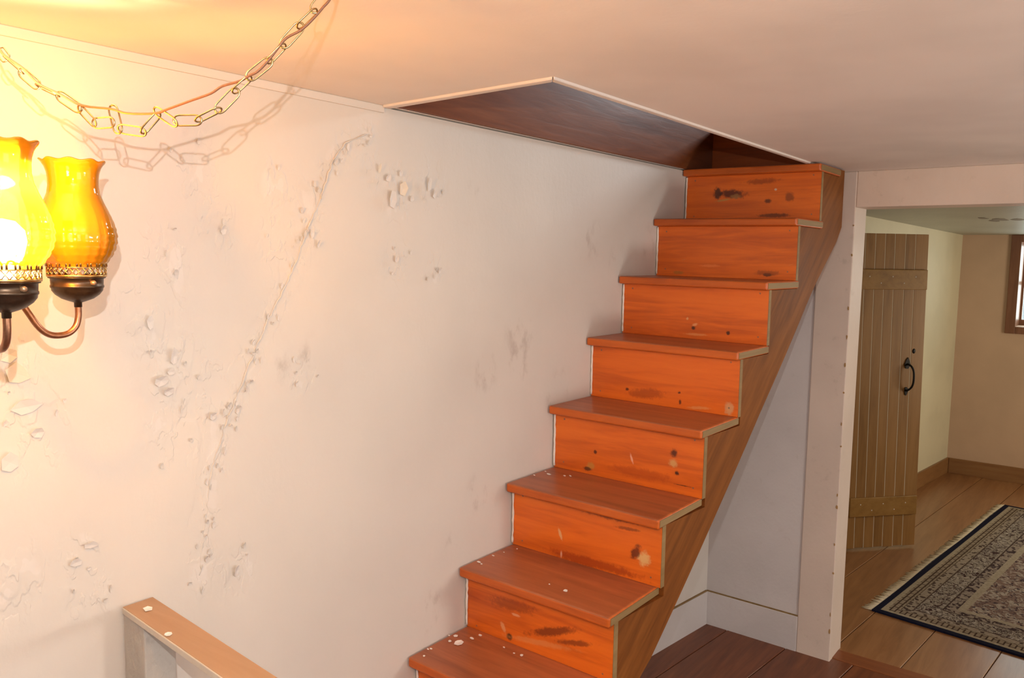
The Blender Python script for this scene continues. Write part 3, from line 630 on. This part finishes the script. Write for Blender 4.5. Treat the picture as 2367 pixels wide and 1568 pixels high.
# ------------------------------------------------------------------ chandelier
cx_, cy_ = .4035, 1.2615
cl = thing('chandelier', 'bronze swag chandelier of amber glass hurricane lamps before the white wall', 'chandelier', (cx_, cy_, 1.60))
A = lambda r, ang: (cx_+r*math.cos(ang), cy_+r*math.sin(ang))
MB().lathe([(0, 1.585), (.008, 1.588), (.012, 1.60), (.006, 1.612), (.020, 1.64), (.030, 1.67), (.024, 1.70), (.012, 1.73), (.009, 1.80), (.014, 1.83), (.009, 1.85), (.004, 1.862), (0, 1.863)], 24, (cx_, cy_, 0)).build('column', m_bronze, cl)
lo = [(cx_, cy_, 1.860+i*.0285) for i in range(9)]
for i in range(8):
    o = proto.copy(); C.objects.link(o); o.parent = cl; orient(o, lo[i], (cx_, cy_, 1.860+(i+1)*.0285+.001), F_, i % 2)
MB().lathe([(0, 2.0890), (.028, 2.0890), (.026, 2.083), (.010, 2.078), (0, 2.077)], 20, (cx_, cy_, 0)).build('ceiling_cap', m_brass, cl)
prof_cup = [(0, -.004), (.0055, -.003), (.0055, .004), (.012, .006), (.022, .010), (.030, .016), (.0345, .022), (.0352, .026), (.0365, .027), (.0365, .030), (.0355, .031), (.036, .040), (.039, .041), (.039, .043), (0, .043)]
prof_gal = [(.0375, .0425), (.0402, .043), (.0405, .046), (.0398, .047), (.0400, .057)]
prof_sh = [(.0365, .058), (.0385, .063), (.0430, .069), (.0485, .078), (.0525, .088), (.0545, .098), (.0545, .107), (.0525, .118), (.0490, .129), (.0440, .141), (.0385, .153), (.0338, .165), (.0318, .177), (.0318, .188), (.0330, .197), (.0355, .205), (.0390, .211), (.0425, .215)]
pf = []
for (a, c) in zip(prof_sh[:-1], prof_sh[1:]):
    for j in range(3): pf.append((a[0]+(c[0]-a[0])*j/3, a[1]+(c[1]-a[1])*j/3))
pf.append(prof_sh[-1])
def quilt(r, z, t):
    w = max(0, 1-abs(z-.092)/.042)**.5
    d = math.cos(11*t+z*330)*math.cos(11*t-z*330)
    r += .0019*w*max(-.3, d)
    k = max(0, (z-.203)/.012)
    return r + k*.0012*math.cos(9*t), z + k*.0014*math.cos(9*t)
cup_me = gal_me = sh_me = None
for i in range(4):
    ang = -math.pi/2*i
    ax, ay = A(.1545, ang); zb = 1.6405
    arm = MB().tube(smooth([V3((*A(r, ang), z)) for r, z in [(.1545, 1.640), (.1540, 1.622), (.149, 1.607), (.136, 1.5975), (.115, 1.5975), (.099, 1.609), (.084, 1.633), (.066, 1.662), (.045, 1.682), (.020, 1.683)]], 5), .0047, 12).build('arm', m_copper, cl)
    base = (ax, ay, zb)
    if i == 0:
        cup = MB().lathe(prof_cup, 40, base).build('lamp_cup', m_bronze, cl, base)
        # pierced gallery: band, lattice of crossing wires and a row of arches on top
        gb = MB().lathe([(.0385, .0425), (.0405, .043), (.0408, .046), (.0392, .0465)], 40, base)
        for q in range(28):
            t0 = 2*math.pi*q/28
            for sg in (1, -1):
                gb.tube([(ax+.0398*math.cos(t0+sg*u*.22), ay+.0398*math.sin(t0+sg*u*.22), zb+.0455+u*.0115) for u in (0, .5, 1)], .00085, 5)
        gb.lathe([(.0394, .0565), (.0406, .0575), (.0394, .0585)], 40, base)
        for q in range(18):
            t0 = 2*math.pi*q/18; dt = .115
            gb.tube([(ax+.0402*math.cos(t0+u), ay+.0402*math.sin(t0+u), zb+.058+h_) for u, h_ in ((-dt, 0), (-dt, .006), (-dt*.6, .0095), (0, .0105), (dt*.6, .0095), (dt, .006), (dt, 0))], .0015, 5)
        gal = gb.build('gallery', m_gold, cup, base)
        sh = MB().lathe(pf, 88, base, quilt).build('glass_shade', m_amber, cup, base)
        s2 = sh.modifiers.new('solid', 'SOLIDIFY'); s2.thickness = .0022
        sc_ = MB().lathe([(0, .0055), (.003, .005), (.0038, .002), (.0038, 0)], 12).build('screw', m_screw, cup, (0, 0, 0))
        bu = MB().lathe([(0, .034), (.010, .04), (.012, .052), (.015, .060), (.022, .075), (.026, .092), (.024, .106), (.014, .117), (0, .120)], 24, base).build('bulb', m_bulb0, cup, base)
    else:
        cup = inst('lamp_cup', cup_me, cl, base); gal = inst('gallery', gal_me, cup, base); sh = inst('glass_shade', sh_me, cup, base)
        s2 = sh.modifiers.new('solid', 'SOLIDIFY'); s2.thickness = .0022
        bm_ = bu_me
        if i == 1: bm_ = bu_me.copy(); bm_.materials.clear(); bm_.materials.append(m_bulb)
        bu = inst('bulb', bm_, cup, base); sc_ = inst('screw', scr_me, cup, base)
        if i == 1: bu['label'] = 'lit glowing bulb'
    sa_ = math.radians(-100)+ang*0
    sc_.location = V3((.0355*math.cos(sa_+.36), .0355*math.sin(sa_+.36), .0345)); sc_.rotation_euler = (math.radians(90), 0, sa_+.36+math.pi/2)
    if i == 0: cup_me, gal_me, sh_me, bu_me, scr_me = cup.data, gal.data, sh.data, bu.data, sc_.data
L1 = A(.1545, -math.pi/2)
lamp('lit_lamp', 'POINT', (L1[0], L1[1], 1.6405+.150), 52, (1, .73, .31), shadow_soft_size=.02)

# ------------------------------------------------------------------ board door in the next room
A0 = V3((3.2854, .8440, 0)); T_ = V3((.7537, -.6573, 0)); N_ = V3((-.6573, -.7537, 0))   # hinge, along, towards the camera
dr = thing('board_door', 'narrow brown beadboard door with two battens and black pull standing ajar', 'door', U(3.40, .745, ZF))
LT, LB, LW = .110, ZF+.010, .3085
def leaf(sx, zz, nn):     # sx along the leaf, leaning a little out of plumb
    p = A0 + T_*(sx - .028*(zz-LB)/(LT-LB)) + N_*nn
    return U(p.x, p.y, zz)
def slab(name, s0, s1, za, zb, n0, n1, mat, parent, bevel=.0):
    q = [leaf(s0, za, n0), leaf(s1, za, n0), leaf(s1, za, n1), leaf(s0, za, n1)], [leaf(s0, zb, n0), leaf(s1, zb, n0), leaf(s1, zb, n1), leaf(s0, zb, n1)]
    return MB().prism(*q).build(name, mat, parent, bevel=bevel)
ed = [0, .034, .0765, .119, .161, .207, .2505, LW]
for a, c in zip(ed[:-1], ed[1:]):
    slab('board', a+.0012, c-.0012, LB+random.uniform(-.002, .002), LT, 0, .012, m_door, dr, .0025)
    if a > 0: slab('groove_bead', a-.0011, a+.0011, LB, LT, .001, .0117, m_groove, dr)
for (z0, z1) in ((-.105, -.0275), (-1.008, -.931)):
    bt = slab('batten', .004, LW-.006, z0, z1, .0121, .022, m_batten, dr, .003)
    for q in range(5):
        sx = .05+q*.05; zz = z0+(.025 if q % 2 else .05); c_ = leaf(sx, zz, .0221)
        nt = MB().lathe([(0, .002), (.0028, .0014), (.0036, 0)], 8).build('nail_head', m_edge, bt, (0, 0, 0))
        nt.location = c_ - wloc(bt); nt.rotation_euler = (V3((N_.x, N_.y, 0))).to_track_quat('Z', 'Y').to_euler()
# pull handle and keyhole
def lp(sx, zz, nn): return leaf(sx, zz, nn)
hs = .236
hp = MB().tube(smooth([lp(hs+.000, -.398, .013), lp(hs+.006, -.405, .030), lp(hs+.010, -.425, .040), lp(hs+.010, -.460, .042), lp(hs+.008, -.485, .036), lp(hs+.002, -.500, .024), lp(hs-.001, -.505, .013)], 4), .0058, 10).build('pull_handle', m_iron, dr)
def plate(w_, za, zb, shape, name):
    q = [(hs+u*w_, za+(zb-za)*v) for u, v in shape]
    MB().prism([lp(s_, z_, .0121) for s_, z_ in q], [lp(s_, z_, .0155) for s_, z_ in q]).build(name, m_iron, hp)
plate(.013, -.415, -.372, [(-1, .35), (-.55, 0), (.3, -.05), (1, .3), (.75, .65), (.2, 1), (-.4, .8)], 'mounting_plate')
plate(.009, -.522, -.490, [(-.9, .5), (-.5, .05), (.1, -.05), (.8, .4), (.8, .8), (.2, 1), (-.6, .95)], 'mounting_plate')
kh = MB().lathe([(0, .004), (.006, .004), (.011, .002), (.012, 0)], 16).build('keyhole_escutcheon', m_iron, dr, (0, 0, 0))
kh.location = lp(.264, -.347, .0121) - wloc(dr); kh.rotation_euler = N_.to_track_quat('Z', 'Y').to_euler()
kh.scale = (.9, 1.25, 1)

# ------------------------------------------------------------------ rug
RH = math.radians(-6.7); rx, ry_ = V3((math.cos(RH), math.sin(RH), 0)), V3((math.sin(RH), -math.cos(RH), 0))
R0 = U(2.757, .6105, ZF); RLx, RWy = 2.49, 1.42
def rug_mat():
    g = G('oriental_rug')
    sp = g.n('SeparateXYZ', None, Vector=g.n('TexCoord').outputs['Object'])
    bx, ay = sp.outputs[0], sp.outputs[1]
    m = g.math('MINIMUM', g.math('MINIMUM', ay, g.math('SUBTRACT', RWy, ay)), g.math('MINIMUM', bx, g.math('SUBTRACT', RLx, bx)))
    co = g.co
    base = g.ramp(m, [(0, (.008, .009, .028)), (.030, (.40, .34, .25)), (.052, (.34, .28, .21)), (.098, (.12, .085, .06)), (.104, (.36, .30, .24)), (.142, (.10, .07, .06)), (.150, (.38, .33, .28)), (.245, (.08, .055, .05)), (.252, (.34, .28, .24)), (.30, (.42, .36, .28)), (.335, (.24, .16, .14))], 'CONSTANT')
    inb = lambda a, c: g.math('MULTIPLY', g.math('GREATER_THAN', m, a), g.math('LESS_THAN', m, c))
    wig = g.vmath('ADD', co, g.vmath('SCALE', g.vmath('SUBTRACT', g.n('TexNoise', None, Vector=co, Scale=9.0, Detail=2.0).outputs['Color'], (.5, .5, .5)), (0, 0, 0)))
    # brick-like cells of the outer guard band
    br = g.n('TexBrick', {'offset': .5}, Vector=g.mapped(co, loc=(0, .052, 0)), Scale=1.0, Mortar_Size=.0035, Brick_Width=.058, Row_Height=.0235, Color1=(.38, .31, .23), Color2=(.28, .22, .165), Mortar=(.07, .045, .035)).outputs[0]
    c = g.mix(inb(.052, .098), base, br)
    wv = g.n('TexVoronoi', {'feature': 'F1'}, Vector=co, Scale=38.0).outputs['Distance']
    c = g.mix(g.math('MULTIPLY', inb(.104, .142), g.step(wv, .42, .34)), c, (.075, .05, .045))
    n1 = g.noise(co, 15, 3, .6, 2.4); line = g.step(g.math('ABSOLUTE', g.math('SUBTRACT', n1, .5)), .035, .02)
    blk = g.step(g.noise(co, 24, 3, .6, 1.6), .56, .60)
    c = g.mix(g.math('MULTIPLY', inb(.150, .245), line), c, (.035, .02, .03)); c = g.mix(g.math('MULTIPLY', inb(.150, .245), blk), c, (.05, .022, .025))
    lt = g.step(g.noise(co, 21, 3, .6, 2.0), .59, .62); c = g.mix(g.math('MULTIPLY', inb(.150, .245), lt), c, (.50, .45, .41))
    c = g.mix(g.math('MULTIPLY', inb(.252, .30), g.step(g.noise(co, 34, 2, .5, 1.0), .52, .56)), c, (.06, .04, .045))
    fi = g.math('GREATER_THAN', m, .335)
    c = g.mix(g.math('MULTIPLY', fi, g.step(g.noise(co, 18, 4, .6, 1.8), .50, .54)), c, (.44, .38, .33)); c = g.mix(g.math('MULTIPLY', fi, g.step(g.noise(co, 27, 3, .6, 1.8), .57, .60)), c, (.04, .03, .05))
    fl_ = g.noise(g.mapped(co, scl=(1, .25, 1)), 220, 2)
    c = g.mix(g.step(fl_, .35, .7), c, g.mix(1.0, c, (.62, .60, .58), 'MULTIPLY'))
    return g.bsdf(Base_Color=c, Roughness=.95, Specular_IOR_Level=.1, Normal=g.bump(fl_, .5, .004))
nxr, nyr = 60, 36; b = MB(); h_ = .0085
for j in range(nyr+1):
    for i in range(nxr+1):
        u, v = RLx*i/nxr, RWy*j/nyr
        p = R0 + rx*u + ry_*v + ry_*.004*math.sin(u*5.1) * (1-v/RWy); b.v.append((p.x, p.y, Z0+ZF*S+h_+.001+.0008*math.sin(u*9)*math.sin(v*7)))
n_ = len(b.v)
b.v += [(x, y, Z0+ZF*S+.001) for x, y, z in b.v]
q = nxr+1
for j in range(nyr):
    for i in range(nxr):
        a = j*q+i; b.f.append([a, a+1, a+q+1, a+q]); b.f.append([n_+a, n_+a+q, n_+a+q+1, n_+a+1])
for i in range(nxr): b.f.append([i, n_+i, n_+i+1, i+1]); a = nyr*q+i; b.f.append([a, a+1, n_+a+1, n_+a])
for j in range(nyr): a = j*q; b.f.append([a, a+q, n_+a+q, n_+a]); a = j*q+nxr; b.f.append([a, n_+a, n_+a+q, a+q])
b.sm = [False]*len(b.f)
rug = b.build('rug', rug_mat(), None, (R0.x, R0.y, Z0+ZF*S))
# turn the mesh so its own axes run along and across the rug
Mr = Matrix((rx, ry_, V3((0, 0, -1)))).transposed()
rug.data.transform(Mr.inverted().to_4x4()); rug.matrix_world = Matrix.Translation(rug.location) @ Mr.to_4x4()
tag(rug, 'navy bordered beige oriental rug with fringe on the floor beyond the doorway', 'rug')
g = G('rug_fringe'); m_fr = g.bsdf(Base_Color=g.mix(g.noise(g.co, 40, 3), (.50, .41, .28), (.72, .62, .46)), Roughness=.9)
b = MB()
for i in range(270):
    u = RLx*(i+.5)/270 + random.uniform(-.003, .003); L = random.uniform(.038, .056); sk = random.uniform(-.012, .012)
    p0 = R0 + rx*u - ry_*-.001; zz = Z0+ZF*S
    p = [V3((p0.x, p0.y, zz+.006)), V3((*(p0+rx*sk*.5-ry_*L*.5).xy, zz+random.uniform(.003, .007))), V3((*(p0+rx*sk-ry_*L).xy, zz+.0028))]
    b.tube(p, [.0040, .0032, .0020], 4)
fr = b.build('fringe', m_fr); fr['kind'] = 'stuff'
fr.parent = rug; fr.matrix_parent_inverse = rug.matrix_world.inverted()
